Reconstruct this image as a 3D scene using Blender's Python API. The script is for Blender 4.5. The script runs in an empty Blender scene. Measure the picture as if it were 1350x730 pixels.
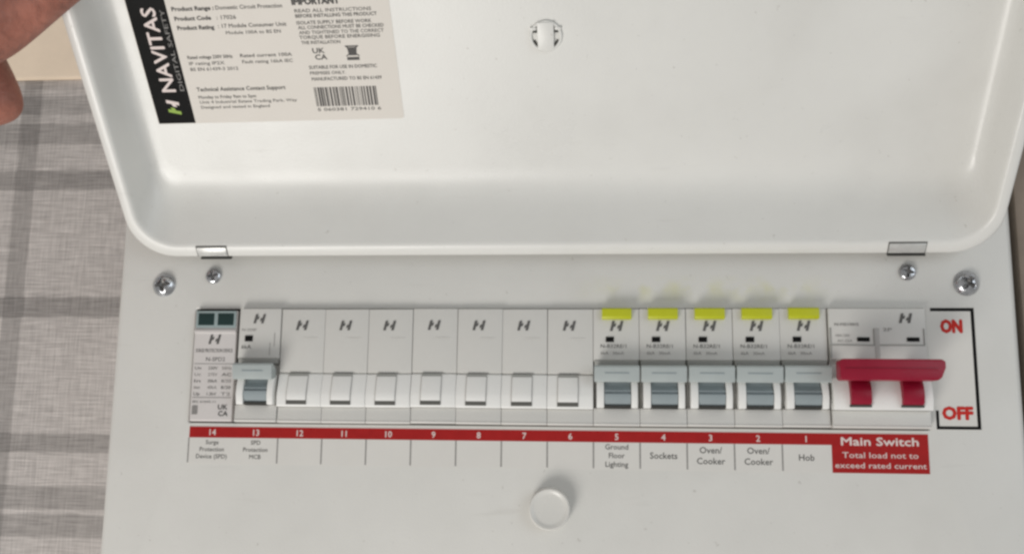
import bpy, bmesh, math, random
from mathutils import Vector, Matrix

random.seed(7)
C = bpy.context.scene.collection
S = 0.001                       # everything below is written in millimetres
R = math.radians

# ------------------------------------------------------------------ camera, light, exposure
sc = bpy.context.scene
cam_data = bpy.data.cameras.new("camera")
cam = bpy.data.objects.new("camera", cam_data)
C.objects.link(cam)
sc.camera = cam
cam_data.sensor_width = 36.0
cam_data.lens = 36.0 * 1300.0 / 1350.0
cam_data.clip_start = 0.01
cam_data.clip_end = 50.0
p_, y_, r_ = 0.1653, 0.09, -0.012
rot = Matrix.Rotation(y_, 3, 'Z') @ Matrix.Rotation(p_, 3, 'X') @ Matrix.Rotation(r_, 3, 'Y') @ Matrix.Rotation(R(90), 3, 'X')
cam.matrix_world = Matrix.Translation(Vector((20.6345, -390.53, -4.83)) * S) @ rot.to_4x4()

w = bpy.data.worlds.new("World")
sc.world = w
w.use_nodes = True
w.node_tree.nodes["Background"].inputs[0].default_value = (1.0, 0.985, 0.965, 1)
w.node_tree.nodes["Background"].inputs[1].default_value = 0.27


def area(name, loc, target, size, power, col):
    d = bpy.data.lights.new(name, 'AREA')
    d.shape = 'RECTANGLE'
    d.size, d.size_y = size
    d.energy = power
    d.color = col
    o = bpy.data.objects.new(name, d)
    C.objects.link(o)
    o.location = loc
    o.rotation_euler = (Vector(target) - Vector(loc)).to_track_quat('-Z', 'Y').to_euler()
    return o


area("window_light", (-0.46, -0.62, -0.84), (0, 0, 0.05), (0.5, 0.45), 6.4, (1.0, 0.968, 0.922))
area("room_light", (1.0, -0.9, 0.25), (0, 0, 0.05), (0.8, 0.8), 2.7, (0.84, 0.93, 1.0))

sc.view_settings.view_transform = 'Standard'
sc.view_settings.look = 'None'
sc.view_settings.exposure = 0.36
sc.view_settings.gamma = 1.0
sc.view_settings.use_curve_mapping = False
sc.cycles.filter_width = 2.7


# ------------------------------------------------------------------ materials
def lin(r, g, b):
    f = lambda v: (v / 255) / 12.92 if v / 255 <= 0.04045 else ((v / 255 + 0.055) / 1.055) ** 2.4
    return (f(r), f(g), f(b), 1)


def mat(name, col, rough=0.5, metal=0.0, bump=0.0, bscale=900, vary=0.0, vscale=30, rvar=0.06, spec=0.5, sss=0.0, coat=0.0):
    m = bpy.data.materials.new(name)
    m.use_nodes = True
    nt = m.node_tree
    b = nt.nodes["Principled BSDF"]
    b.inputs["Base Color"].default_value = col
    b.inputs["Roughness"].default_value = rough
    b.inputs["Metallic"].default_value = metal
    b.inputs["Specular IOR Level"].default_value = spec
    b.inputs["Coat Weight"].default_value = coat
    if sss:
        b.inputs["Subsurface Weight"].default_value = sss
        b.inputs["Subsurface Radius"].default_value = (0.004, 0.0015, 0.0008)
        b.inputs["Subsurface Scale"].default_value = 1.0
    tc = nt.nodes.new("ShaderNodeTexCoord")
    if bump:
        n = nt.nodes.new("ShaderNodeTexNoise")
        n.inputs["Scale"].default_value = bscale
        n.inputs["Detail"].default_value = 3
        nt.links.new(tc.outputs["Object"], n.inputs["Vector"])
        bp = nt.nodes.new("ShaderNodeBump")
        bp.inputs["Strength"].default_value = bump
        bp.inputs["Distance"].default_value = 0.0003
        nt.links.new(n.outputs["Fac"], bp.inputs["Height"])
        nt.links.new(bp.outputs["Normal"], b.inputs["Normal"])
    if vary or rvar:
        n2 = nt.nodes.new("ShaderNodeTexNoise")
        n2.inputs["Scale"].default_value = vscale
        n2.inputs["Detail"].default_value = 6
        n2.inputs["Roughness"].default_value = 0.65
        nt.links.new(tc.outputs["Object"], n2.inputs["Vector"])
        mr = nt.nodes.new("ShaderNodeMapRange")
        mr.inputs["From Min"].default_value = 0.3
        mr.inputs["From Max"].default_value = 0.7
        mr.inputs["To Min"].default_value = max(0.02, rough - rvar)
        mr.inputs["To Max"].default_value = rough + rvar
        nt.links.new(n2.outputs["Fac"], mr.inputs["Value"])
        nt.links.new(mr.outputs["Result"], b.inputs["Roughness"])
        if vary:
            mx = nt.nodes.new("ShaderNodeMix")
            mx.data_type = 'RGBA'
            mx.inputs["A"].default_value = tuple(c * (1 - vary) for c in col[:3]) + (1,)
            mx.inputs["B"].default_value = tuple(min(1, c * (1 + vary)) for c in col[:3]) + (1,)
            mr2 = nt.nodes.new("ShaderNodeMapRange")
            mr2.inputs["From Min"].default_value = 0.3
            mr2.inputs["From Max"].default_value = 0.7
            nt.links.new(n2.outputs["Fac"], mr2.inputs["Value"])
            nt.links.new(mr2.outputs["Result"], mx.inputs["Factor"])
            nt.links.new(mx.outputs["Result"], b.inputs["Base Color"])
    return m


M = {}
M['powder'] = mat("powder_coat", (0.68, 0.672, 0.64, 1), 0.36, bump=0.2, bscale=1100, vary=0.035, vscale=16, rvar=0.1)
M['lid'] = mat("lid_paint", (0.73, 0.725, 0.695, 1), 0.34, bump=0.16, bscale=1100, vary=0.03, vscale=13, rvar=0.1)
M['abs'] = mat("moulded_plastic", (0.645, 0.635, 0.605, 1), 0.42, bump=0.15, bscale=2500, vary=0.02, vscale=60)
M['blank'] = mat("blank_plastic", (0.64, 0.63, 0.60, 1), 0.42, bump=0.15, bscale=2500, vary=0.02, vscale=60)
M['cheek'] = mat("white_plastic", (0.84, 0.835, 0.81, 1), 0.4, vary=0.015, vscale=60)
M['spd'] = mat("surge_module_plastic", (0.62, 0.59, 0.575, 1), 0.45, bump=0.12, bscale=2500, vary=0.02, vscale=60)
M['drum'] = mat("toggle_grey", (0.29, 0.335, 0.35, 1), 0.65, vary=0.04, vscale=120, spec=0.3)
M['flag'] = mat("toggle_flag_grey", (0.42, 0.46, 0.455, 1), 0.5, vary=0.03, vscale=120, spec=0.35)
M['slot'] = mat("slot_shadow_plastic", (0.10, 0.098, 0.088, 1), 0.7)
M['greyplast'] = mat("grey_plastic", (0.34, 0.34, 0.32, 1), 0.55)
M['red'] = mat("red_plastic", (0.285, 0.006, 0.028, 1), 0.36, spec=0.35, bump=0.15, bscale=2500, vary=0.06, vscale=90)
M['lime'] = mat("lime_plastic", (0.50, 0.53, 0.01, 1), 0.42, vary=0.04, vscale=120)
M['window'] = mat("dark_green_window", (0.010, 0.032, 0.030, 1), 0.25)
M['wframe'] = mat("window_frame_plastic", (0.30, 0.37, 0.37, 1), 0.45)
M['ink'] = mat("print_ink", (0.06, 0.056, 0.053, 1), 0.6, vary=0.25, vscale=900)
M['markink'] = mat("grey_print_ink", (0.10, 0.098, 0.094, 1), 0.6, vary=0.2, vscale=900)
M['inklight'] = mat("faded_print_ink", (0.25, 0.24, 0.23, 1), 0.6, vary=0.2, vscale=900)
M['black'] = mat("black_ink", (0.006, 0.006, 0.006, 1), 0.6, spec=0.12)
M['bandred'] = mat("red_label_ink", (0.36, 0.011, 0.011, 1), 0.5, vary=0.08, vscale=200, spec=0.25)
M['textred'] = mat("red_text_ink", (0.55, 0.022, 0.014, 1), 0.5, spec=0.25)
M['whiteink'] = mat("white_ink", (0.72, 0.62, 0.59, 1), 0.5)
M['greenink'] = mat("green_ink", (0.25, 0.40, 0.03, 1), 0.5)
M['strip'] = mat("label_strip_paper", (0.69, 0.675, 0.64, 1), 0.42, vary=0.02, vscale=40)
M['paper'] = mat("sticker_paper", (0.70, 0.66, 0.605, 1), 0.55, bump=0.08, bscale=1500, vary=0.02, vscale=90)
M['steel'] = mat("zinc_screw", (0.55, 0.56, 0.58, 1), 0.22, metal=1.0, vary=0.15, vscale=300, rvar=0.12)
M['recess_shade'] = mat("shaded_recess_steel", (0.20, 0.195, 0.19, 1), 0.4, metal=0.9, vary=0.3, vscale=500)  # darker steel paints in the shade inside the screw-head recesses
M['tab'] = mat("hinge_metal", (0.60, 0.60, 0.58, 1), 0.34, metal=0.35, vary=0.08, vscale=200)
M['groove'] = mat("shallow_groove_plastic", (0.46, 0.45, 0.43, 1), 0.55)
M['gap'] = mat("dark_recess", (0.05, 0.05, 0.045, 1), 0.8)
M['knob'] = mat("knob_plastic", (0.68, 0.67, 0.635, 1), 0.28, vary=0.02)
M['plaster'] = mat("cream_plaster", (0.88, 0.735, 0.58, 1), 0.8, bump=0.4, bscale=300, vary=0.05, vscale=40)


def powder_stains():
    """faint yellow rub marks on the front cover above the lime buttons"""
    m = M['powder']
    nt = m.node_tree
    b = nt.nodes["Principled BSDF"]
    src = b.inputs["Base Color"].links[0].from_socket
    tc = nt.nodes.new("ShaderNodeTexCoord")
    sp = nt.nodes.new("ShaderNodeSeparateXYZ")
    nt.links.new(tc.outputs["Object"], sp.inputs[0])

    def band(sock, c, h, soft):
        a = nt.nodes.new("ShaderNodeMath"); a.operation = 'SUBTRACT'; a.inputs[1].default_value = c
        nt.links.new(sock, a.inputs[0])
        ab = nt.nodes.new("ShaderNodeMath"); ab.operation = 'ABSOLUTE'
        nt.links.new(a.outputs[0], ab.inputs[0])
        mr = nt.nodes.new("ShaderNodeMapRange")
        mr.inputs["From Min"].default_value = h - soft; mr.inputs["From Max"].default_value = h + soft
        mr.inputs["To Min"].default_value = 1; mr.inputs["To Max"].default_value = 0
        nt.links.new(ab.outputs[0], mr.inputs["Value"])
        return mr.outputs["Result"]
    mul = nt.nodes.new("ShaderNodeMath"); mul.operation = 'MULTIPLY'
    nt.links.new(band(sp.outputs["X"], 0.062, 0.040, 0.015), mul.inputs[0])
    nt.links.new(band(sp.outputs["Z"], 0.0555, 0.003, 0.003), mul.inputs[1])
    n = nt.nodes.new("ShaderNodeTexNoise"); n.inputs["Scale"].default_value = 110; n.inputs["Detail"].default_value = 4
    nt.links.new(tc.outputs["Object"], n.inputs["Vector"])
    mr = nt.nodes.new("ShaderNodeMapRange"); mr.inputs["From Min"].default_value = 0.42; mr.inputs["From Max"].default_value = 0.68
    mr.inputs["To Max"].default_value = 0.6
    nt.links.new(n.outputs["Fac"], mr.inputs["Value"])
    mul2 = nt.nodes.new("ShaderNodeMath"); mul2.operation = 'MULTIPLY'
    nt.links.new(mul.outputs[0], mul2.inputs[0]); nt.links.new(mr.outputs["Result"], mul2.inputs[1])
    mx = nt.nodes.new("ShaderNodeMix"); mx.data_type = 'RGBA'
    mx.inputs["B"].default_value = (0.63, 0.62, 0.30, 1)
    nt.links.new(mul2.outputs[0], mx.inputs["Factor"]); nt.links.new(src, mx.inputs["A"])
    nt.links.new(mx.outputs["Result"], b.inputs["Base Color"])


powder_stains()


def dust(m, amount, seed):
    """sparse dust specks and faint rubbed streaks on painted metal"""
    nt = m.node_tree
    b = nt.nodes["Principled BSDF"]
    src = b.inputs["Base Color"].links[0].from_socket
    tc = nt.nodes.new("ShaderNodeTexCoord")
    fac = None
    for sc_, lo, hi, k in (((420, 420, 420), 0.70, 0.76, 0.55), ((26, 60, 210), 0.66, 0.80, 0.25), ((24, 24, 24), 0.52, 0.75, 0.16)):
        mp = nt.nodes.new("ShaderNodeMapping"); mp.inputs["Scale"].default_value = sc_
        mp.inputs["Location"].default_value = (seed, seed * 2, seed * 3); mp.inputs["Rotation"].default_value = (0.2, 0.5, 0.1)
        nt.links.new(tc.outputs["Object"], mp.inputs["Vector"])
        n = nt.nodes.new("ShaderNodeTexNoise"); n.inputs["Scale"].default_value = 1; n.inputs["Detail"].default_value = 3
        nt.links.new(mp.outputs[0], n.inputs["Vector"])
        mr = nt.nodes.new("ShaderNodeMapRange"); mr.inputs["From Min"].default_value = lo; mr.inputs["From Max"].default_value = hi
        mr.inputs["To Max"].default_value = k * amount
        nt.links.new(n.outputs["Fac"], mr.inputs["Value"])
        if fac is None:
            fac = mr.outputs["Result"]
        else:
            a = nt.nodes.new("ShaderNodeMath"); a.operation = 'MAXIMUM'
            nt.links.new(fac, a.inputs[0]); nt.links.new(mr.outputs["Result"], a.inputs[1])
            fac = a.outputs[0]
    mx = nt.nodes.new("ShaderNodeMix"); mx.data_type = 'RGBA'
    mx.inputs["B"].default_value = (0.42, 0.40, 0.36, 1)
    nt.links.new(fac, mx.inputs["Factor"]); nt.links.new(src, mx.inputs["A"])
    nt.links.new(mx.outputs["Result"], b.inputs["Base Color"])


dust(M['powder'], 0.8, 1.3)
dust(M['lid'], 0.7, 4.1)


def wallpaper():
    m = bpy.data.materials.new("plaid_wallpaper")
    m.use_nodes = True
    nt = m.node_tree
    N, L = nt.nodes, nt.links
    b = N["Principled BSDF"]
    b.inputs["Roughness"].default_value = 0.75
    b.inputs["Specular IOR Level"].default_value = 0.25
    tc = N.new("ShaderNodeTexCoord")
    sp = N.new("ShaderNodeSeparateXYZ")
    L.new(tc.outputs["Object"], sp.inputs[0])

    def math_(op, a, b_=None):
        n = N.new("ShaderNodeMath"); n.operation = op
        for i, v in enumerate((a, b_)):
            if v is None: continue
            if isinstance(v, (int, float)): n.inputs[i].default_value = v
            else: L.new(v, n.inputs[i])
        return n.outputs[0]

    def noise(scale, detail=2):
        mp = N.new("ShaderNodeMapping"); mp.inputs["Scale"].default_value = scale
        L.new(tc.outputs["Object"], mp.inputs["Vector"])
        n = N.new("ShaderNodeTexNoise"); n.inputs["Scale"].default_value = 1; n.inputs["Detail"].default_value = detail
        L.new(mp.outputs[0], n.inputs["Vector"])
        return n.outputs["Fac"]
    wob = math_('MULTIPLY', math_('SUBTRACT', noise((90, 1, 900)), 0.5), 0.0022)
    Z = math_('ADD', sp.outputs["Z"], wob)
    wob2 = math_('MULTIPLY', math_('SUBTRACT', noise((900, 1, 90)), 0.5), 0.002)
    X = math_('ADD', sp.outputs["X"], wob2)

    def band(sock, lo, hi, k):
        c, h = (lo + hi) / 2000, abs(hi - lo) / 2000
        d = math_('ABSOLUTE', math_('SUBTRACT', sock, c))
        mr = N.new("ShaderNodeMapRange")
        mr.inputs["From Min"].default_value = h - 0.0006; mr.inputs["From Max"].default_value = h + 0.0006
        mr.inputs["To Min"].default_value = k; mr.inputs["To Max"].default_value = 0
        L.new(d, mr.inputs["Value"])
        return mr.outputs["Result"]
    acc = None
    hb = [(176, 166, .55), (160.5, 149, .75), (134.5, 124, .95), (66.5, 56, .95), (-3.5, -13, .85), (-29.5, -41, .8), (-43.5, -54.5, .75),
          (-122, -132, .9), (185, 180, .35)]
    for lo, hi, k in hb:
        v = band(Z, lo, hi, k); acc = v if acc is None else math_('ADD', acc, v)
    for lo, hi, k in [(-290, -279.2, .75), (-345, -331, .7), (198, 209, .8), (262, 268, .6)]:
        acc = math_('ADD', acc, band(X, lo, hi, k))
    mr = N.new("ShaderNodeMapRange"); mr.inputs["To Max"].default_value = 1.25
    mr.inputs["From Max"].default_value = 1.25
    L.new(acc, mr.inputs["Value"])
    mx = N.new("ShaderNodeMix"); mx.data_type = 'RGBA'; mx.clamp_factor = False
    mx.inputs["A"].default_value = (0.54, 0.505, 0.485, 1)
    mx.inputs["B"].default_value = (0.33, 0.309, 0.297, 1)
    L.new(mr.outputs["Result"], mx.inputs["Factor"])
    # woven threads
    th = noise((60, 1, 1250), 2)
    tv = noise((1000, 1, 70), 2)
    blotch = noise((12, 1, 25), 3)
    w_ = math_('ADD', math_('ADD', math_('MULTIPLY', math_('SUBTRACT', th, 0.5), 1.0), math_('MULTIPLY', math_('SUBTRACT', tv, 0.5), 0.6)),
               math_('MULTIPLY', math_('SUBTRACT', blotch, 0.5), 0.35))
    f = math_('ADD', w_, 1.0)
    vm = N.new("ShaderNodeVectorMath"); vm.operation = 'SCALE'
    L.new(mx.outputs["Result"], vm.inputs[0]); L.new(f, vm.inputs["Scale"])
    L.new(vm.outputs[0], b.inputs["Base Color"])
    bp = N.new("ShaderNodeBump"); bp.inputs["Strength"].default_value = 0.3; bp.inputs["Distance"].default_value = 0.0004
    L.new(w_, bp.inputs["Height"]); L.new(bp.outputs["Normal"], b.inputs["Normal"])
    return m


M['wood'] = mat("brown_trim", (0.24, 0.195, 0.155, 1), 0.55, bump=0.3, bscale=200, vary=0.12, vscale=60)
M['wallpaper'] = wallpaper()


def skin_mat():
    m = mat("skin", (0.335, 0.128, 0.09, 1), 0.5, bump=0.4, bscale=700, vary=0.38, vscale=55, sss=0.12)
    nt = m.node_tree
    tc = nt.nodes.new("ShaderNodeTexCoord")
    nz = nt.nodes.new("ShaderNodeTexNoise"); nz.inputs["Scale"].default_value = 60; nz.inputs["Detail"].default_value = 3
    nt.links.new(tc.outputs["Object"], nz.inputs["Vector"])
    ad = nt.nodes.new("ShaderNodeVectorMath"); ad.operation = 'MULTIPLY_ADD'
    ad.inputs[1].default_value = (0.012, 0.012, 0.012)
    nt.links.new(nz.outputs["Color"], ad.inputs[0]); nt.links.new(tc.outputs["Object"], ad.inputs[2])
    vo = nt.nodes.new("ShaderNodeTexVoronoi"); vo.feature = 'DISTANCE_TO_EDGE'; vo.inputs["Scale"].default_value = 330
    nt.links.new(ad.outputs[0], vo.inputs["Vector"])
    mr = nt.nodes.new("ShaderNodeMapRange"); mr.inputs["From Max"].default_value = 0.16
    nt.links.new(vo.outputs["Distance"], mr.inputs["Value"])
    b2 = nt.nodes.new("ShaderNodeBump"); b2.inputs["Strength"].default_value = 0.13; b2.inputs["Distance"].default_value = 0.0004
    b = nt.nodes["Principled BSDF"]
    old = b.inputs["Normal"].links[0].from_socket
    nt.links.new(mr.outputs["Result"], b2.inputs["Height"]); nt.links.new(old, b2.inputs["Normal"])
    wv = nt.nodes.new("ShaderNodeTexWave"); wv.inputs["Scale"].default_value = 70; wv.inputs["Distortion"].default_value = 9
    wv.inputs["Detail"].default_value = 3; wv.inputs["Detail Scale"].default_value = 1.5
    nt.links.new(tc.outputs["Object"], wv.inputs["Vector"])
    b3 = nt.nodes.new("ShaderNodeBump"); b3.inputs["Strength"].default_value = 0.35; b3.inputs["Distance"].default_value = 0.0006
    nt.links.new(wv.outputs["Fac"], b3.inputs["Height"]); nt.links.new(b2.outputs["Normal"], b3.inputs["Normal"])
    nt.links.new(b3.outputs["Normal"], b.inputs["Normal"])
    return m


M['skin'] = skin_mat()


# ------------------------------------------------------------------ helpers
def obj(name, bm, mats, parent=None, smooth=35, loc=None):
    """one bmesh (millimetres) becomes one mesh object"""
    me = bpy.data.meshes.new(name)
    bmesh.ops.recalc_face_normals(bm, faces=bm.faces[:])
    for v in bm.verts:
        v.co *= S
    bm.to_mesh(me)
    bm.free()
    for m in (mats if isinstance(mats, (list, tuple)) else [mats]):
        me.materials.append(M[m])
    if smooth:
        for p in me.polygons:
            p.use_smooth = True
        me.set_sharp_from_angle(angle=R(smooth))
    o = bpy.data.objects.new(name, me)
    C.objects.link(o)
    if parent:
        o.parent = parent
    if loc:
        o.location = Vector(loc) * S
    return o


def empty(name, label, cat, loc=(0, 0, 0), group=None):
    o = bpy.data.objects.new(name, None)
    C.objects.link(o)
    o.empty_display_size = 0.01
    o.location = Vector(loc) * S
    o['label'] = label
    o['category'] = cat
    if group:
        o['group'] = group
    return o


def bevel(bm, off, seg=2, ang=25):
    es = [e for e in bm.edges if len(e.link_faces) == 2 and e.calc_face_angle(0) > R(ang)]
    bmesh.ops.bevel(bm, geom=es, offset=off, segments=seg, profile=0.6, affect='EDGES', clamp_overlap=True)


def join(bm, other):
    """add a second bmesh into the first"""
    me = bpy.data.meshes.new("tmp")
    other.to_mesh(me)
    other.free()
    bm.from_mesh(me)
    bpy.data.meshes.remove(me)


def box_bm(x0, x1, y0, y1, z0, z1, bev=0.0, seg=2):
    bm = bmesh.new()
    bmesh.ops.create_cube(bm, size=1)
    for v in bm.verts:
        v.co = Vector(((x0 + x1) / 2 + v.co.x * (x1 - x0), (y0 + y1) / 2 + v.co.y * (y1 - y0), (z0 + z1) / 2 + v.co.z * (z1 - z0)))
    if bev:
        bevel(bm, bev, seg)
    return bm


def prof_bm(pts, x0, x1, bev=0.25, seg=2):
    """a side profile of (y, z) points extruded along x"""
    bm = bmesh.new()
    a = [bm.verts.new((x0, y, z)) for y, z in pts]
    b = [bm.verts.new((x1, y, z)) for y, z in pts]
    n = len(pts)
    for i in range(n):
        bm.faces.new((a[i], a[(i + 1) % n], b[(i + 1) % n], b[i]))
    bm.faces.new(a[::-1])
    bm.faces.new(b)
    bmesh.ops.recalc_face_normals(bm, faces=bm.faces[:])
    if bev:
        bevel(bm, bev, seg, 30)
    return bm


def poly_bm(pts, y0, y1, bev=0.0):
    """a front outline of (x, z) points given depth along y"""
    bm = bmesh.new()
    a = [bm.verts.new((x, y0, z)) for x, z in pts]
    b = [bm.verts.new((x, y1, z)) for x, z in pts]
    n = len(pts)
    for i in range(n):
        bm.faces.new((a[i], a[(i + 1) % n], b[(i + 1) % n], b[i]))
    bm.faces.new(a[::-1])
    bm.faces.new(b)
    bmesh.ops.recalc_face_normals(bm, faces=bm.faces[:])
    if bev:
        bevel(bm, bev)
    return bm


def lathe_bm(pts, n=40, center=(0, 0, 0)):
    """(radius, y) profile turned about the y axis"""
    bm = bmesh.new()
    rings = []
    for r, y in pts:
        if r < 1e-6:
            rings.append([bm.verts.new((center[0], center[1] + y, center[2]))])
        else:
            rings.append([bm.verts.new((center[0] + r * math.cos(2 * math.pi * i / n), center[1] + y, center[2] + r * math.sin(2 * math.pi * i / n))) for i in range(n)])
    for a, b in zip(rings, rings[1:]):
        for i in range(n):
            j = (i + 1) % n
            if len(a) == 1 and len(b) > 1:
                bm.faces.new((a[0], b[i], b[j]))
            elif len(b) == 1 and len(a) > 1:
                bm.faces.new((a[i], a[j], b[0]))
            elif len(a) > 1:
                bm.faces.new((a[i], a[j], b[j], b[i]))
    return bm


def rring(x0, x1, z0, z1, r, k=9):
    """rounded rectangle outline, the same number of points whatever the radius"""
    pts = []
    for cx, cz, a0 in ((x1 - r, z1 - r, 0), (x0 + r, z1 - r, 90), (x0 + r, z0 + r, 180), (x1 - r, z0 + r, 270)):
        for i in range(k):
            a = R(a0 + 90 * i / (k - 1))
            pts.append((cx + r * math.cos(a), cz + r * math.sin(a)))
    return pts


def loft_bm(rings, cap0=False, cap1=False):
    bm = bmesh.new()
    vr = [[bm.verts.new(p) for p in ring] for ring in rings]
    n = len(vr[0])
    for a, b in zip(vr, vr[1:]):
        for i in range(n):
            j = (i + 1) % n
            bm.faces.new((a[i], a[j], b[j], b[i]))
    if cap0:
        bm.faces.new(vr[0])
    if cap1:
        bm.faces.new(vr[-1])
    return bm


_glyphs = {}


def glyph(s):
    """outline of a line of text as flat polygons, 1 unit = font size"""
    key = s
    if key not in _glyphs:
        cu = bpy.data.curves.new("t", 'FONT')
        cu.body = s
        cu.size = 1
        cu.resolution_u = 2
        cu.fill_mode = 'FRONT'
        o = bpy.data.objects.new("t", cu)
        C.objects.link(o)
        me = bpy.data.meshes.new_from_object(o.evaluated_get(bpy.context.evaluated_depsgraph_get()))
        vs = [(v.co.x, v.co.y) for v in me.vertices]
        fs = [tuple(p.vertices) for p in me.polygons]
        bpy.data.objects.remove(o)
        bpy.data.curves.remove(cu)
        bpy.data.meshes.remove(me)
        _glyphs[key] = (vs, fs)
    return _glyphs[key]


def panel_map(y):
    f = lambda u, v: (u, y, v)
    f.n = Vector((0, -1, 0))
    return f


def text(bm, s, u, v, cap, P, width=None, align='l', bold=0.0, mi=0, vert=False):
    """a line of text: cap height in mm, optionally squeezed to a width; bold lines are overprinted"""
    vs, fs = glyph(s)
    if not vs:
        return
    k = cap / 0.73
    x0, x1 = min(p[0] for p in vs), max(p[0] for p in vs)
    sx = k if width is None else width / (x1 - x0)
    wd = (x1 - x0) * sx
    off = {'l': 0, 'c': -wd / 2, 'r': -wd}[align]
    b_ = bold * k
    shifts = [(0, 0)] if not bold else [(-b_, 0), (b_, 0), (0, b_), (0, -b_)] + ([(i * b_ * 0.7, j * b_ * 0.7) for i in (-1, 1) for j in (-1, 1)] if bold > 0.04 else [])
    for q, (sa, sb) in enumerate(shifts):
        nv = []
        for a, b in vs:
            du, dv = (a - x0) * sx + off + sa, b * k + sb
            p = Vector(P(u - dv, v + du) if vert else P(u + du, v + dv)) + P.n * (0.006 * q)
            nv.append(bm.verts.new(p))
        for f in fs:
            try:
                bm.faces.new([nv[i] for i in f]).material_index = mi
            except ValueError:
                pass


def quad(bm, u0, u1, v0, v1, P, mi=0):
    f = bm.faces.new([bm.verts.new(P(*q)) for q in ((u0, v0), (u1, v0), (u1, v1), (u0, v1))])
    f.material_index = mi
    return f


def fpoly(bm, pts, P, mi=0):
    f = bm.faces.new([bm.verts.new(P(*q)) for q in pts])
    f.material_index = mi


def emblem(bm, u, v, h, P, mi=0, mi2=None, vert=False, gap=1.7):
    """the maker's mark: two slanted strokes, each with a tick towards the other"""
    T = (lambda a, b: P(u - b, v + a)) if vert else (lambda a, b: P(u + a, v + b))
    s = h / 4.7
    t = 0.8 * gap
    L_ = [(-2.3 - t / 2, -2.2), (-1.1 - t / 2, -2.2), (-0.75 - t / 2, -0.55), (0.25 - t / 2, -0.1), (0.5 - t / 2, 1.25), (-0.35 - t / 2, 0.85), (-0.1 - t / 2, 2.2), (-1.25 - t / 2, 2.2)]
    for pts, m_ in ((L_, mi), ([(-a, -b) for a, b in L_], mi if mi2 is None else mi2)):
        fpoly(bm, [(a * s, b * s) for a, b in pts], T, m_)


# ------------------------------------------------------------------ the setting: wall behind
WY = 95.0
wall_bm = box_bm(-900, 700, WY, WY + 60, -500, 185, 0)
wall = obj("wall", wall_bm, 'wallpaper', smooth=0)
wall['kind'] = 'structure'
up_bm = prof_bm([(WY - 4, 185.3), (WY - 4, 600), (WY + 60, 600), (WY + 60, 185.3)], -900, 700, 1.2)
upper = obj("plaster_band", up_bm, 'plaster')
upper['kind'] = 'structure'

tr = obj("wooden_trim", prof_bm([(6, -420), (6, 460), (WY - 0.5, 460), (WY - 0.5, -420)], 184.4, 236, 1.2), 'wood')
tr['label'] = "brown upright trim along the right edge of the fuse box"
tr['category'] = "trim"

# ------------------------------------------------------------------ the consumer unit
unit = empty("consumer_unit", "white metal fuse box with its lid propped open against the plaid wall", "fuse box", (0, WY, -97))
UL = Vector((0, WY, -97))


def upart(name, bm, mats, parent=None, smooth=35):
    """part of the unit; vertices stay in scene millimetres, the origin sits where the unit stands"""
    base = parent or unit
    o = obj(name, bm, mats, base, smooth)
    if base is unit:
        o.location = -UL * S
    return o


# front cover with its opening and back box
BX0, BX1, BZ0, BZ1 = -179.3, 180.3, -97.0, 103.0
AX0, AX1, AZ0, AZ1 = -145.4, 145.2, 1.3, 47.7
seqs = []
for inset, y in ((0, WY - 0.5), (0, 3.0), (0.5, 1.3), (1.6, 0.25), (3.0, 0.0)):
    seqs.append([(x, y, z) for x, z in rring(BX0 + inset, BX1 - inset, BZ0 + inset, BZ1 - inset, 5.0 - inset * 0.6)])
for inset, y in ((-0.35, 0.0), (0.0, 0.35), (0.0, 1.6)):
    seqs.append([(x, y, z) for x, z in rring(AX0 + inset, AX1 - inset, AZ0 + inset, AZ1 - inset, 0.8)])
upart("front_cover", loft_bm(seqs), 'powder')
upart("inner_tray", box_bm(-168, 168, 32, 40, -80, 92, 1), 'greyplast')
upart("mounting_rail", box_bm(-150, 150, 24, 31, 7, 42, 1), 'steel')

# screws
def screw_bm(cx, cz, rad, hgt, ang, n=44):
    bm = bmesh.new()
    ca, sa = math.cos(ang), math.sin(ang)
    arm, half = rad * 0.66, rad * 0.16
    grid, rec = {}, set()
    for i in range(n + 1):
        for j in range(n + 1):
            a, b = 2 * i / n - 1, 2 * j / n - 1
            # square to disc
            u = a * math.sqrt(1 - b * b / 2) * rad
            v = b * math.sqrt(1 - a * a / 2) * rad
            r = math.hypot(u, v) / rad
            h = hgt * (1 - r ** (2.6 if rad > 4 else 5.0))
            uu, vv = u * ca + v * sa, -u * sa + v * ca
            for p, q in ((uu, vv), (vv, uu)):
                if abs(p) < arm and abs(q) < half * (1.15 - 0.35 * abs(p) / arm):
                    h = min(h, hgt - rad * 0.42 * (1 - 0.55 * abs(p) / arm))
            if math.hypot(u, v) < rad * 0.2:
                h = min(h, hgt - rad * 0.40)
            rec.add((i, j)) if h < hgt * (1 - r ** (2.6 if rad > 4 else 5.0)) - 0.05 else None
            grid[i, j] = bm.verts.new((cx + u, min(-0.05, -h - (0.35 if rad > 4 else 0.8)), cz + v))
    for i in range(n):
        for j in range(n):
            f = bm.faces.new((grid[i, j], grid[i + 1, j], grid[i + 1, j + 1], grid[i, j + 1]))
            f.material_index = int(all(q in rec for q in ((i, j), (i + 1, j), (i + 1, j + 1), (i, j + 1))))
    rim = [grid[i, 0] for i in range(n)] + [grid[n, j] for j in range(n)] + [grid[i, n] for i in range(n, 0, -1)] + [grid[0, j] for j in range(n, 0, -1)]
    low = [bm.verts.new((v.co.x, 1.5, v.co.z)) for v in rim]
    for i in range(len(rim)):
        j = (i + 1) % len(rim)
        bm.faces.new((rim[i], rim[j], low[j], low[i]))
    return bm


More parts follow.
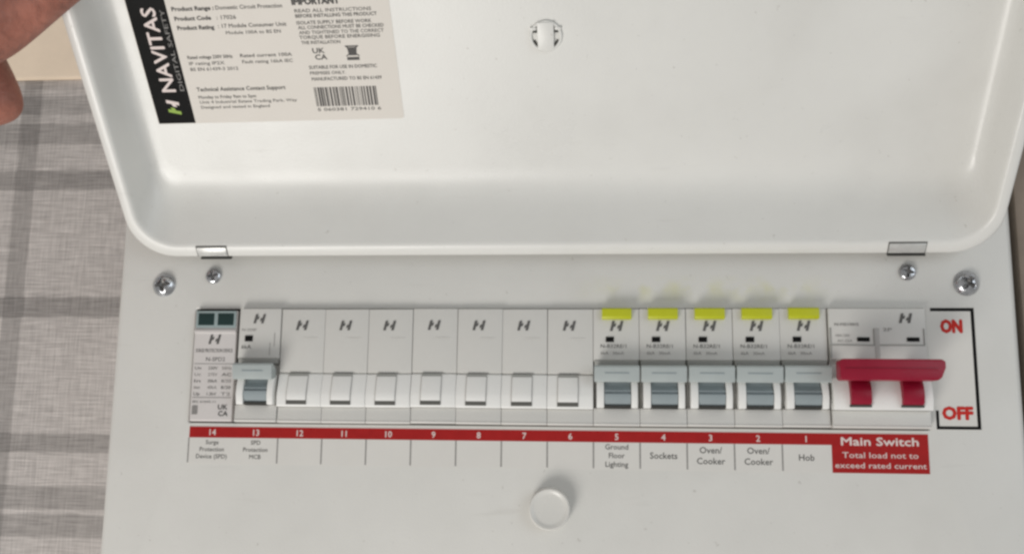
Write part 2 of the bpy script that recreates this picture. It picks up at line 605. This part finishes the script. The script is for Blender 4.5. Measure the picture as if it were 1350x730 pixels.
for (x, z, r, h, a, lab) in ((-159.6, 57.6, 4.9, 2.7, R(8), "large domed cross-head cover screw at the left end of the cover"),
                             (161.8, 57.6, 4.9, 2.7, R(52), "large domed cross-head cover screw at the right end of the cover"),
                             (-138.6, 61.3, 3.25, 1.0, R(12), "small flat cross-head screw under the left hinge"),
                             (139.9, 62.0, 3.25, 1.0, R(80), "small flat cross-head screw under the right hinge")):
    o = upart("screw", screw_bm(x, z, r, h, a), ['steel', 'recess_shade'], smooth=50)
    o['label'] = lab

# latch knob low on the cover
kn = lathe_bm([(0, -3.9), (5.2, -3.95), (6.3, -4.1), (7.0, -4.65), (7.5, -4.65), (7.85, -4.2), (7.95, -3.4), (8.0, 0.9), (8.25, 1.0)], 64, (1.2, -0.2, -30.1))
upart("latch_knob", kn, 'knob', smooth=50)

# ---- lid
AL = R(46.68)
LU = Vector((0, -math.cos(AL), math.sin(AL)))
LN = Vector((0, math.sin(AL), math.cos(AL)))
LP = Vector((0, -8.0, 68.85))


def lidp(x, t, d):
    q = LP + LU * t + LN * d
    return (x, q.y, q.z)


LX0, LX1, LT0, LT1 = -169.4, 171.4, -1.4, 205.0
rings = []


def lring(ix, ib, d, r):
    rings.append([lidp(x, t, d) for x, t in rring(LX0 + ix, LX1 - ix, LT0 + ib, LT1 - ib, r, 13)])


# back skin (floor to rim), rolled rim, then the inside wall down to the floor
lring(30, 38, 20.4, 4); lring(11.0, 24, 20.3, 9); lring(7.0, 19, 18.5, 12); lring(2.2, 4.0, 5.0, 15); lring(0.6, 0.7, 2.6, 17)
lring(0.0, 0.0, 1.5, 17.5); lring(0.35, 0.35, 0.45, 17.3); lring(1.2, 1.2, -0.1, 17); lring(3.7, 4.6, -0.1, 15.5)
lring(4.4, 5.5, 0.2, 14.8); lring(4.9, 6.2, 0.9, 14.2); lring(5.3, 7.1, 2.0, 13.5); lring(6.5, 13.5, 9.4, 12.2)
lring(7.0, 16.2, 12.3, 11.5); lring(7.6, 18.8, 14.6, 11); lring(8.5, 21.4, 16.3, 10.2); lring(9.9, 24.2, 17.4, 9.4); lring(12.2, 27.4, 17.9, 8.5); lring(15.5, 31.0, 18.0, 7.5); lring(32, 46, 18.0, 4)
lid = upart("lid", loft_bm(rings, True, True), 'lid', smooth=60)

# hinge tabs through the lid's rim
for x0, x1, lab in ((-142.4, -130.2, None), (130.8, 144.4, None)):
    fr = bmesh.new()
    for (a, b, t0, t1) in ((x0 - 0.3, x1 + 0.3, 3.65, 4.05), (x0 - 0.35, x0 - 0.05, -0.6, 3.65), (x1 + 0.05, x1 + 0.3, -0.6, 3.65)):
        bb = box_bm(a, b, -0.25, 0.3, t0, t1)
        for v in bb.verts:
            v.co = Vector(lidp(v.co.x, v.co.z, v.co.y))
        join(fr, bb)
    upart("tab_shade_outline", fr, 'slot', lid)  # dark strips painted in for the shade lines round the tab
    tb = prof_bm([(-0.3, 3.6), (-0.5, 3.35), (-0.62, 1.6), (-0.5, 0.2), (0.2, -1.0), (1.6, -1.75), (3.2, -1.9), (3.2, -1.5), (1.7, -1.3), (0.4, -0.6), (0.0, 0.3), (0.0, 3.6)], x0, x1, 0.12)
    for v in tb.verts:
        v.co = Vector(lidp(v.co.x, v.co.z, v.co.y))
    upart("hinge_tab", tb, 'tab', lid)
    kb = box_bm(x0 + 0.2, x1 + 0.9, 0.6, 2.2, -2.7, -1.95, 0.15)
    for v in kb.verts:
        v.co = Vector(lidp(v.co.x, v.co.z, v.co.y))
    upart("tab_shade_bar", kb, 'gap')  # dark bar added for the shade line just below the tab

# catch on the inside of the lid
cb = lathe_bm([(5.0, 0.4), (5.0, -0.75), (5.25, -1.0), (5.75, -1.0), (6.0, -0.7), (6.0, 0.4)], 48)
for v in cb.verts:
    v.co = Vector(lidp(1.3 + v.co.x, 82.1 + v.co.z, 18.0 + v.co.y))
upart("catch_ring", cb, 'lid', lid, smooth=40)
cb = bmesh.new()
join(cb, poly_bm([(-3.0, -4.6), (-2.2, -5.2), (2.2, -5.2), (3.0, -4.6), (3.0, 5.4), (-3.0, 5.4)], -1.5, 0.2, 0.35))
for sx in (-1, 1):
    join(cb, box_bm(min(sx * 3.4, sx * 5.6), max(sx * 3.4, sx * 5.6), -1.3, 0.2, 2.4, 3.5, 0.2))
for v in cb.verts:
    v.co = Vector(lidp(1.3 + v.co.x, 82.1 + v.co.z, 18.0 + v.co.y))
upart("lid_catch", cb, 'lid', lid)
cb = bmesh.new()
for a0, a1 in ((200, 340),):
    m_ = 20
    pts = [(4.95 * math.cos(R(a0 + (a1 - a0) * i / m_)), 4.95 * math.sin(R(a0 + (a1 - a0) * i / m_))) for i in range(m_ + 1)]
    pts += [(4.2 * math.cos(R(a1 - (a1 - a0) * i / m_)), 4.2 * math.sin(R(a1 - (a1 - a0) * i / m_)) - 0.0) for i in range(m_ + 1)]
    join(cb, poly_bm(pts, -0.35, 0.2))
for sx in (-1, 1):
    join(cb, box_bm(min(sx * 3.2, sx * 5.0), max(sx * 3.2, sx * 5.0), -0.3, 0.2, 1.2, 2.3))
for v in cb.verts:
    v.co = Vector(lidp(1.3 + v.co.x, 82.1 + v.co.z, 18.0 + v.co.y))
upart("catch_recess", cb, 'gap', lid)

# ---- information sticker inside the lid
def LPm(d):
    k = math.radians(0.45)                       # the sticker sits very slightly askew
    def f(u, v):
        du, dv = u + 101.5, v - 80
        x, t = -101.5 + du * math.cos(k) - dv * math.sin(k), 80 + du * math.sin(k) + dv * math.cos(k)
        return lidp(1.0183 * x - 0.35, 49.8 + 1.0157 * (t - 52.5), d + 6.0)
    f.n = -LN
    return f


st_bm = bmesh.new()
ring = rring(-150.2, -53.4, 52.9, 128.0, 0.8, 5)
P0, P1 = LPm(11.98), LPm(11.86)
a = [st_bm.verts.new(P0(*q)) for q in ring]
b = [st_bm.verts.new(P1(*q)) for q in ring]
for i in range(len(ring)):
    j = (i + 1) % len(ring)
    st_bm.faces.new((a[i], a[j], b[j], b[i]))
st_bm.faces.new(b)
sticker = upart("information_sticker", st_bm, 'paper', smooth=0)
sticker['label'] = "cream information sticker with a black brand band and a barcode"

PB, PT = LPm(11.84), LPm(11.81)
bm = bmesh.new()
quad(bm, -150.0, -135.3, 53.05, 127.8, PB)
upart("brand_band", bm, 'black', sticker, 0)
bm = bmesh.new()
text(bm, "NAVITAS", -139.9, 66.2, 5.6, PT, width=32.5, bold=0.02, vert=True)
text(bm, "DIGITAL SAFETY", -136.5, 66.4, 1.7, PT, width=31.5, vert=True, mi=1)
emblem(bm, -142.4, 59.8, 5.2, PT, mi=2, mi2=0, vert=True, gap=1.3)
upart("brand_lettering", bm, ['whiteink', 'inklight', 'greenink'], sticker, 0)

bm = bmesh.new()
B = 0.03
for (s, u, v, cap, wd, bold) in (
        ("Product Range :", -133.4, 97.2, 1.45, 15.6, B), ("Domestic Circuit Protection", -117.0, 97.2, 1.4, 24.6, 0.004),
        ("Product Code", -133.2, 93.6, 1.45, 13.6, B), (": 17026", -117.4, 93.6, 1.4, 7.2, 0.004),
        ("Product Rating", -133.0, 90.1, 1.45, 13.8, B), (": 17 Module Consumer Unit", -117.6, 90.4, 1.4, 25.5, 0.006),
        ("Module 100A to BS EN", -115.2, 87.9, 1.2, 20.5, 0.0),
        ("IMPORTANT", -88.6, 98.0, 2.1, 17.2, 0.05),
        ("READ ALL INSTRUCTIONS", -88.2, 95.1, 1.2, 28.0, 0.0), ("BEFORE INSTALLING THIS PRODUCT", -88.2, 93.2, 1.2, 29.8, 0.012),
        ("ISOLATE SUPPLY BEFORE WORK", -88.2, 90.7, 1.2, 27.5, 0.006), ("ALL CONNECTIONS MUST BE CHECKED", -88.0, 88.9, 1.2, 31.5, 0.006),
        ("AND TIGHTENED TO THE CORRECT", -88.0, 87.0, 1.2, 31.3, 0.0), ("TORQUE BEFORE ENERGISING", -88.2, 85.2, 1.2, 29.8, 0.004),
        ("THE INSTALLATION", -87.8, 83.2, 1.2, 14.5, 0.004),
        ("Rated voltage 230V 50Hz", -132.0, 78.9, 1.25, 17.2, 0.01), ("Rated current 100A", -111.8, 79.0, 1.25, 19.6, 0.008),
        ("IP rating IP2X", -132.0, 76.5, 1.2, 13.6, 0.0), ("Fault rating 16kA IEC", -111.5, 76.6, 1.2, 19.2, 0.002),
        ("BS EN 61439-3 2012", -132.0, 74.2, 1.2, 18.4, 0.002),
        ("Technical Assistance Contact Support", -131.6, 66.0, 1.5, 34.5, 0.014),
        ("Monday to Friday 9am to 5pm", -131.6, 63.0, 1.2, 22.5, 0.006), ("Unit 4 Industrial Estate Trading Park, Way", -131.6, 61.0, 1.1, 38.0, 0.0),
        ("Designed and tested in England", -131.6, 58.9, 1.1, 27.0, 0.0),
        ("SUITABLE FOR USE IN DOMESTIC", -86.6, 73.6, 1.25, 25.5, 0.006), ("PREMISES ONLY.", -86.6, 71.4, 1.15, 13.5, 0.002),
        ("MANUFACTURED TO BS EN 61439", -86.4, 69.0, 1.25, 26.5, 0.004),
        ("5 060381 729410 6", -86.2, 56.7, 1.2, 24.5, 0.0)):
    text(bm, s, u, v, cap * 1.08, PT, width=wd, bold=bold + 0.012)
# conformity mark and crossed-out bin
text(bm, "UK", -84.2, 79.7, 2.0, PT, width=4.4, bold=0.03)
text(bm, "CA", -83.6, 77.2, 2.0, PT, width=4.4, bold=0.03)
bx, bz = -69.4, 77.2
fpoly(bm, [(bx - 1.4, bz + 1.2), (bx + 1.4, bz + 1.2), (bx + 1.8, bz + 4.3), (bx - 1.8, bz + 4.3)], PT)
quad(bm, bx - 2.3, bx + 2.3, bz + 4.5, bz + 5.0, PT)
quad(bm, bx - 2.3, bx + 2.3, bz - 0.6, bz + 0.6, PT)
fpoly(bm, [(bx - 2.6, bz + 1.0), (bx - 2.2, bz + 0.8), (bx + 2.6, bz + 4.8), (bx + 2.2, bz + 5.1)], LPm(11.80))
fpoly(bm, [(bx - 2.2, bz + 5.1), (bx - 2.6, bz + 4.8), (bx + 2.2, bz + 0.8), (bx + 2.6, bz + 1.0)], LPm(11.79))
upart("printed_text", bm, 'ink', sticker, 0)
bm = bmesh.new()
u = -86.3
rr = random.Random(3)
while u < -62.6:
    wd = rr.choice((0.22, 0.22, 0.4, 0.55, 0.75))
    quad(bm, u, u + wd, 58.6, 66.3, PT)
    u += wd + rr.choice((0.22, 0.22, 0.4, 0.5))
upart("barcode", bm, 'ink', sticker, 0)

# ---- circuit label strip under the opening
SY = -0.12
bm = poly_bm([(-144.8, -15.0), (108.3, -15.0), (144.3, -15.0), (144.3, 0.0), (-144.8, 0.0)], SY, 0.02)
strip = upart("circuit_label_strip", bm, 'strip', smooth=0)
P1, P2 = panel_map(SY - 0.03), panel_map(SY - 0.05)
bm = bmesh.new()
quad(bm, -144.7, 108.4, -4.6, -0.2, P1)
quad(bm, 108.4, 144.2, -15.0, -0.2, P1)
upart("red_band", bm, 'bandred', strip, 0)
for x0, x1 in [(k * 18 - 0.28, k * 18 + 0.28) for k in range(-6, 6)] + [(-145.0, -144.5)]:
    bm = bmesh.new()
    quad(bm, x0, x1, -14.5, -4.7, P1)
    upart("divider_line", bm, 'inklight', strip, 0)
for n in range(1, 15):
    bm = bmesh.new()
    text(bm, str(n), 108 - n * 18 + 9, -3.6, 2.45, P2, align='c', bold=0.02)
    upart("circuit_number", bm, 'whiteink', strip, 0)
bm = bmesh.new()
text(bm, "Main Switch", 126.3, -4.6, 3.1, P2, width=28.5, align='c', bold=0.03)
text(bm, "Total load not to", 126.3, -9.3, 2.2, P2, width=28.0, align='c', bold=0.008)
text(bm, "exceed rated current", 126.3, -13.1, 2.1, P2, width=33.6, align='c', bold=0.012)
upart("white_lettering", bm, 'whiteink', strip, 0)
for way, lines in ((14, ("Surge", "Protection", "Device (SPD)")), (13, ("SPD", "Protection", "MCB")), (5, ("Ground", "Floor", "Lighting")),
                   (4, ("Sockets",)), (3, ("Oven/", "Cooker")), (2, ("Oven/", "Cooker")), (1, ("Hob",))):
    cx = 108 - way * 18 + 9
    bm = bmesh.new()
    if len(lines) == 3:
        cap, zz = (1.75, (-7.2, -10.0, -12.8)) if way > 10 else (2.1, (-7.3, -10.6, -13.9))
    else:
        cap, zz = 2.5, ((-8.3, -12.4) if len(lines) == 2 else (-10.6,))
    for ln, z in zip(lines, zz):
        text(bm, ln, cx, z, cap, P2, align='c', bold=0.006)
    upart("circuit_name", bm, 'ink', strip, 0)

# ---- ON / OFF sticker beside the main switch
bm = poly_bm([(145.9, 1.4), (164.2, 1.4), (164.2, 48.3), (145.9, 48.3)], -0.1, 0.02)
sw = upart("switch_sticker", bm, 'strip', smooth=0)
sw['label'] = "pale sticker with red ON and OFF in a black bracket"
P1, P2 = panel_map(-0.13), panel_map(-0.15)
bm = bmesh.new()
quad(bm, 147.6, 163.9, 46.7, 48.0, P1)
quad(bm, 162.6, 163.9, 2.9, 46.7, P1)
quad(bm, 147.6, 163.9, 1.7, 2.9, P1)
quad(bm, 147.6, 148.7, 2.9, 8.8, P1)
upart("black_bracket", bm, 'black', sw, 0)
bm = bmesh.new()
text(bm, "ON", 155.2, 38.6, 4.9, P2, width=7.6, align='c', bold=0.058)
upart("red_lettering", bm, 'textred', sw, 0)
bm = bmesh.new()
text(bm, "OFF", 155.6, 5.6, 4.7, P2, width=10.8, align='c', bold=0.058)
upart("red_lettering", bm, 'textred', sw, 0)


# ------------------------------------------------------------------ modules in the row
def mpart(root, name, bm, mats, parent=None, smooth=35):
    return obj(name, bm, mats, parent or root, smooth)


def dup(root, loc, label):
    """a copy of a thing with copies of its parts and sub-parts"""
    r = root.copy()
    C.objects.link(r)
    r.location = Vector(loc) * S
    r['label'] = label
    r.rotation_euler = (R(random.uniform(-0.5, 0.5)), R(random.uniform(-0.12, 0.12)), R(random.uniform(-0.7, 0.7)))
    for ch in list(root.children):
        c = ch.copy()
        C.objects.link(c)
        c.parent = r
        for g in list(ch.children):
            d = g.copy()
            C.objects.link(d)
            d.parent = c
    return r


# --- blanking module; local x = 0..18 across the way, origin at the panel plane
def make_blank():
    t = empty("blanking_module", "", "blanking module", group="white blanking modules over ways 12 to 6")
    body = prof_bm([(26, 47.3), (-3.0, 47.3), (-3.2, 22.0), (-2.6, 21.6), (0, 21.0), (0, 8.4), (-3.2, 7.9), (-3.5, 3.0), (-3.9, 2.4), (-3.2, 1.7), (26, 1.7)], 0.07, 17.93, 0.2)
    mpart(t, "body", body, 'blank')
    ns = prof_bm([(-0.5, 21.5), (-2.6, 21.4), (-3.4, 20.9), (-4.6, 16.8), (-5.4, 13.8), (-5.6, 12.0), (-5.2, 8.5), (-4.8, 8.05), (-0.5, 8.05)], 0.06, 17.94, 0.2)
    mpart(t, "nose", ns, 'cheek')
    tg = prof_bm([(-2, 20.3), (-4.1, 20.3), (-5.3, 16.4), (-6.1, 13.8), (-6.3, 12.2), (-6.1, 10.6), (-4, 10.6), (-2, 12)], 4.3, 12.0, 0.2)
    mpart(t, "dummy_toggle", tg, 'cheek')
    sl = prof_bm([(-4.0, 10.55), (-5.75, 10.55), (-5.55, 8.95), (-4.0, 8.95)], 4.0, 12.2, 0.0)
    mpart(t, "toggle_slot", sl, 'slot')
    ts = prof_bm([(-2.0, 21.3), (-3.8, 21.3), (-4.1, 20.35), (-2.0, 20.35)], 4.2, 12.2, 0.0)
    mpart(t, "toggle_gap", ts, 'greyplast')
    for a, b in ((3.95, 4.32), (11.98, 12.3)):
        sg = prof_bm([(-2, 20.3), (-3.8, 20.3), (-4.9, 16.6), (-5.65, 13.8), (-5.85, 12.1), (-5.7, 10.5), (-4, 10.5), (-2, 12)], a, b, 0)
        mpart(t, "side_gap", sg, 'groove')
    bm = bmesh.new()
    P = panel_map(-3.26)
    emblem(bm, 8.6, 40.7, 4.1, P)
    quad(bm, 9.0, 15.0, 35.5, 35.75, P, 1)
    mpart(t, "printed_mark", bm, ['markink', 'strip'], smooth=0)
    return t


ords = {12: "leftmost white blanking module, above red number 12, beside the lone grey-toggled breaker",
        11: "white blanking module above red number 11, second blank from the left",
        10: "white blanking module above red number 10, third blank from the left",
        9: "white blanking module above red number 9, middle one of the seven blanks",
        8: "white blanking module above red number 8, third blank left of the lime buttons",
        7: "white blanking module above red number 7, next to the last blank",
        6: "rightmost white blanking module, above red number 6, touching the first lime-buttoned breaker"}
proto = make_blank()
for i, (way, lab) in enumerate(ords.items()):
    loc = Vector((108 - way * 18, 0.9 + random.uniform(-0.12, 0.12), random.uniform(-0.15, 0.15)))
    if i == 0:
        proto.location = loc * S
        proto['label'] = lab
    else:
        dup(proto, loc, lab)


# --- breakers
def drum_pts(r, cy, cz, a0, a1, n=10):
    return [(cy - r * math.cos(R(a0 + (a1 - a0) * i / n)), cz + r * math.sin(R(a0 + (a1 - a0) * i / n))) for i in range(n + 1)]


def toggle_drum(x0, x1):
    pts = [(4, 22), (-4.0, 19.6), (-4.4, 17.2), (-5.4, 16.0), (-6.2, 15.4), (-6.3, 14.9), (-5.7, 14.7), (-5.7, 14.2)]
    pts += drum_pts(6.4, -0.4, 14.2, -2, -38, 4) + [(-3.6, 9.0), (4, 9.0)]
    return prof_bm(pts, x0, x1, 0.2)


def breaker_common(t, x_l, x_r, f_l, f_r):
    body = prof_bm([(26, 47.3), (-3.3, 47.3), (-3.5, 27.4), (-2.5, 26.8), (-0.3, 25.6), (0.5, 9.3), (-3.4, 8.4), (-3.7, 3.0), (-4.1, 2.4), (-3.4, 1.7), (26, 1.7)], x_l, x_r, 0.2)
    mpart(t, "body", body, 'abs')
    for a, b in ((x_l + 1.2, x_l + 4.1), (x_r - 3.3, x_r - 0.8)):
        ck = prof_bm([(2, 20.5), (-5.2, 20.5), (-6.5, 16), (-7.0, 12.6), (-6.1, 8.6), (2, 8.6)], a, b, 0.35)
        mpart(t, "cheek", ck, 'cheek')
    tg = mpart(t, "toggle", toggle_drum(x_l + 4.25, x_r - 3.45), 'drum')
    mpart(t, "toggle_foot", box_bm(x_l + 4.25, x_r - 3.45, -5.6, 1, 8.75, 9.6, 0.1), 'gap')
    fl = prof_bm([(-4.0, 19.6), (-8.6, 18.3), (-9.4, 18.7), (-10.0, 21.0), (-10.3, 24.0), (-9.8, 24.7), (-8.5, 24.9), (-4.0, 22.6)], f_l, f_r, 0.35)
    mpart(t, "toggle_flag", fl, 'flag', tg)
    rb = box_bm(x_l + 4.4, x_r - 4.2, -10.25, -9.5, 21.5, 22.0, 0.12)
    mpart(t, "grip_rib", rb, 'drum', tg)
    bt = prof_bm([(-1.0, 27.0), (-3.5, 27.3), (-3.75, 27.0), (-3.4, 25.2), (-1.0, 24.6)], x_l + 0.4, x_r - 0.4, 0.1)
    mpart(t, "flag_shade_strip", bt, 'greyplast')  # grey strip painted in for the shade above the flag


def make_breaker():
    t = empty("circuit_breaker", "", "circuit breaker", group="grey-toggled circuit breakers with lime test buttons")
    breaker_common(t, 0.08, 17.92, 0.4, 17.75)
    lb = prof_bm([(-2, 47.75), (-4.8, 47.6), (-5.6, 47.0), (-5.7, 44.2), (-5.2, 43.3), (-2, 43.0)], 3.4, 15.0, 0.3)
    mpart(t, "test_button", lb, 'lime')
    bw = box_bm(4.9, 8.1, -3.75, -2.5, 34.3, 36.3, 0.1)
    mpart(t, "status_window", bw, 'black')
    bm = bmesh.new()
    P = panel_map(-3.56)
    emblem(bm, 9.2, 40.6, 4.2, P)
    text(bm, "N-B32RE/1", 2.9, 32.0, 1.5, P, width=10.0, mi=0)
    text(bm, "6kA", 2.9, 29.4, 1.3, P, width=3.0, mi=1)
    text(bm, "30mA", 7.6, 29.4, 1.2, P, width=4.4, mi=1)
    mpart(t, "printed_mark", bm, ['markink', 'inklight'], smooth=0)
    return t


names = {5: "lime-buttoned circuit breaker above number 5 and the words Ground Floor Lighting, leftmost of its five",
         4: "lime-buttoned circuit breaker above number 4 and the word Sockets",
         3: "lime-buttoned circuit breaker above number 3 and Oven/ Cooker, middle of the five",
         2: "lime-buttoned circuit breaker above number 2 and Oven/ Cooker, second left of red switch",
         1: "lime-buttoned circuit breaker above number 1 and the word Hob, beside the red main switch"}
proto = make_breaker()
for i, (way, lab) in enumerate(names.items()):
    loc = Vector((108 - way * 18, 0.9 + random.uniform(-0.1, 0.1), random.uniform(-0.12, 0.12)))
    if i == 0:
        proto.location = loc * S
        proto['label'] = lab
    else:
        dup(proto, loc, lab)

# --- the lone breaker that feeds the surge protector
t = empty("circuit_breaker", "lone grey-toggled circuit breaker without a lime button, above red number 13", "circuit breaker", (-126, 0.6, 0))
breaker_common(t, 0.6, 17.7, 1.1, 17.1)
mpart(t, "status_window", box_bm(3.2, 6.4, -3.78, -2.5, 34.0, 36.3, 0.1), 'black')
bm = bmesh.new()
P = panel_map(-3.56)
emblem(bm, 8.9, 43.2, 4.0, P)
text(bm, "N-32SP", 1.8, 38.2, 1.0, P, width=6.0, mi=1)
text(bm, "6kA", 1.9, 31.0, 1.7, P, width=4.0, mi=0)
quad(bm, 13.6, 13.8, 28.5, 33.5, P, 1)
quad(bm, 15.4, 15.6, 32.0, 37.5, P, 1)
mpart(t, "printed_mark", bm, ['markink', 'inklight'], smooth=0)

# --- surge protection module
t = empty("surge_protector", "narrow flat surge module with two dark green windows, leftmost above red number 14", "surge protector", (-144, 1.7, 0))
body = prof_bm([(26, 46.6), (-3.4, 46.6), (-3.6, 39.2), (-4.4, 38.6), (-4.5, 37.7), (-3.6, 37.3), (-3.4, 2.4), (-2.8, 1.8), (26, 1.8)], -0.4, 17.0, 0.2)
mpart(t, "body", body, 'spd')
wf = box_bm(-0.1, 16.7, -3.95, -2.9, 39.6, 46.5, 0.25)
wfo = mpart(t, "window_frame", wf, 'wframe')
for a, b in ((0.9, 7.6), (9.1, 15.8)):
    mpart(t, "status_window", box_bm(a, b, -4.1, -3.2, 40.6, 45.5, 0.15), 'window', wfo)
mpart(t, "side_gap", box_bm(17.2, 18.2, -1.5, 20, 22, 46.3), 'gap')
bm = bmesh.new()
P = panel_map(-3.62)
P9 = panel_map(-3.60)
emblem(bm, 8.2, 34.9, 4.2, P)
text(bm, "SURGE PROTECTION DEVICE", 0.5, 29.6, 1.5, P, width=15.4, mi=1, bold=0.02)
text(bm, "N-SPD2", 5.0, 26.0, 1.7, P, width=8.0, mi=0)
for z in (24.8, 11.2):
    quad(bm, 0.2, 16.4, z, z + 0.22, P, 1)
rows = [("Un", "230V", "50Hz"), ("Uc", "275V", "AC"), ("In", "20kA", "8/20"), ("Imax", "40kA", "8/20"), ("Up", "1.3kV", "T2")]
for i, row in enumerate(rows):
    for u_, s_, w_ in zip((0.6, 6.2, 11.9), row, (2.6, 3.9, 4.0)):
        text(bm, s_, u_, 22.6 - i * 2.6, 1.25, P, width=w_, mi=0 if (i + u_) % 2 < 1 else 1)
text(bm, "IEC 61643-11", 0.5, 9.2, 0.9, P, width=9.5, mi=0)
quad(bm, 0.4, 2.6, 4.6, 8.0, P, 1)
text(bm, "UK", 11.2, 6.6, 2.0, P, width=3.9, mi=0, bold=0.02)
text(bm, "CA", 11.4, 4.0, 2.0, P, width=3.9, mi=0, bold=0.02)
mpart(t, "printed_mark", bm, ['markink', 'inklight'], smooth=0)

# --- main switch
t = empty("main_switch", "white double-width main switch with a wide red handle, beside ON and OFF", "main switch", (108, 0.9, 0))
body = prof_bm([(26, 47.3), (-4.3, 47.3), (-4.5, 27.9), (-3.0, 27.2), (-1.5, 26.0), (-1.0, 20.8), (-1.0, 8.9), (-4.7, 8.3),
                (-4.9, 3.0), (-5.3, 2.4), (-4.4, 1.7), (26, 1.7)], 0.5, 36.6, 0.22)
mpart(t, "body", body, 'abs')
mpart(t, "nose", prof_bm([(-0.8, 21.0), (-5.8, 20.6), (-7.4, 16.0), (-8.0, 12.6), (-7.3, 8.5), (-0.8, 8.5)], 0.55, 36.9, 0.3), 'cheek')
for x0, x1 in ((0.9, 17.4), (19.3, 36.0)):
    fr = bmesh.new()
    join(fr, box_bm(x0, x1, -4.75, -4.2, 33.0, 33.5, 0.1))
    join(fr, box_bm(x1 - 0.35, x1, -4.75, -4.2, 33.5, 39.6, 0.1))
    mpart(t, "label_frame", fr, 'greyplast')
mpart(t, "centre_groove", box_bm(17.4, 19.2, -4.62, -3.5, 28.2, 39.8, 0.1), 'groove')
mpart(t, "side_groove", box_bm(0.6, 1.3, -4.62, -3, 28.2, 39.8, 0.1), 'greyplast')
for x0 in (10.9, 29.4):
    mpart(t, "status_window", box_bm(x0, x0 + 4.6, -4.78, -3.5, 34.6, 36.2, 0.1), 'black')
bm = bmesh.new()
P = panel_map(-4.56)
emblem(bm, 29.3, 43.6, 4.0, P)
text(bm, "N-MS100/2", 2.6, 40.7, 1.0, P, width=9.0, mi=1, bold=0.03)
text(bm, "100A 230V", 2.8, 36.4, 1.0, P, width=5.4, mi=1)
text(bm, "AC-22A", 3.4, 34.4, 1.0, P, width=5.6, mi=1)
text(bm, "II 2P", 18.0, 38.6, 1.3, P, width=6.0, mi=1)
mpart(t, "printed_mark", bm, ['markink', 'inklight'], smooth=0)
hb = poly_bm([(0.3, 25.9), (1.2, 26.7), (36.6, 26.6), (37.9, 25.8), (37.9, 23.6), (36.4, 20.0), (35.0, 18.9), (1.0, 18.9), (0.3, 19.8)], -20.5, -13.5, 0.55)
handle = mpart(t, "handle", hb, 'red')
mpart(t, "grip_rib", box_bm(2.0, 35.0, -20.85, -20.2, 22.6, 23.2, 0.2), 'red', handle)
for a, b in ((6.4, 13.9), (25.3, 33.0)):
    sm = prof_bm([(0, 22)] + drum_pts(8.0, -2.6, 14.4, 45, -25, 8) + [(-8.9, 10.4), (0, 10.4)], a, b, 0.25)
    mpart(t, "handle_stem", sm, 'red', handle)
    sl = prof_bm([(-6.0, 10.3), (-9.0, 10.3), (-8.6, 9.5), (-6.0, 9.5)], a - 0.2, b + 0.2, 0)
    mpart(t, "stem_slot", sl, 'gap')
    nk = box_bm(a + 0.4, b - 0.4, -15, -6.5, 19.6, 23.5, 0.3)
    mpart(t, "handle_neck", nk, 'red', handle)


# ------------------------------------------------------------------ the hand holding the lid
def make_hand():
    chains = {
        'wrist': [((-430, -215, 60), 33), ((-350, -150, 105), 28), ((-305, -122, 126), (26, 20)), ((-268, -100, 146), (24, 18))],
        'thumb': [((-246, -108, 128), 17), ((-215, -104, 117), 16.5), ((-186, -99, 125.5), 14.3), ((-164, -96.5, 144), 11.5), ((-149, -90.5, 158), 8.2)],
        'index': [((-238, -94, 172), 13), ((-211, -80, 158), 10.5), ((-208, -71, 133), 11.5), ((-196, -69, 114), 11.2), ((-192.5, -68.0, 105.5), 8.5)],
        'middle': [((-240, -84, 182), 13), ((-206, -82, 207), 10.5), ((-177, -92, 217), 9.5), ((-152, -106, 212), 7.5)],
        'ring': [((-243, -72, 176), 12.5), ((-210, -66, 197), 10), ((-180, -76, 203), 9), ((-154, -90, 198), 7.2)],
        'little': [((-244, -60, 166), 11.5), ((-217, -52, 183), 8.8), ((-190, -60, 188), 8), ((-165, -79, 183), 6.4)]}
    vs, es, rad = [], [], []

    def add(p, r):
        vs.append(p)
        rad.append(r if isinstance(r, tuple) else (r, r))
        return len(vs) - 1
    prev = None
    for p, r in chains['wrist']:
        i = add(p, r)
        if prev is not None: es.append((prev, i))
        prev = i
    palm = prev
    for k in ('thumb', 'index', 'middle', 'ring', 'little'):
        prev = palm
        for p, r in chains[k]:
            i = add(p, r)
            es.append((prev, i))
            prev = i
    me = bpy.data.meshes.new("hand")
    me.from_pydata([tuple(c * S for c in v) for v in vs], es, [])
    o = bpy.data.objects.new("hand", me)
    C.objects.link(o)
    o.modifiers.new("Skin", 'SKIN')
    sv = me.skin_vertices[0].data
    for i, r in enumerate(rad):
        sv[i].radius = (r[0] * S, r[1] * S)
        sv[i].use_root = (i == palm)
    ss = o.modifiers.new("Sub", 'SUBSURF')
    ss.levels = ss.render_levels = 3
    bpy.context.view_layer.update()
    dg = bpy.context.evaluated_depsgraph_get()
    nm = bpy.data.meshes.new_from_object(o.evaluated_get(dg))
    bpy.data.objects.remove(o)
    nm.name = "hand"
    for p in nm.polygons:
        p.use_smooth = True
    nm.materials.clear()
    nm.materials.append(M['skin'])
    h = bpy.data.objects.new("hand", nm)
    C.objects.link(h)
    h['label'] = "bare fingers in the upper left corner holding up the open white lid"
    h['category'] = "hand"
    return h


make_hand()
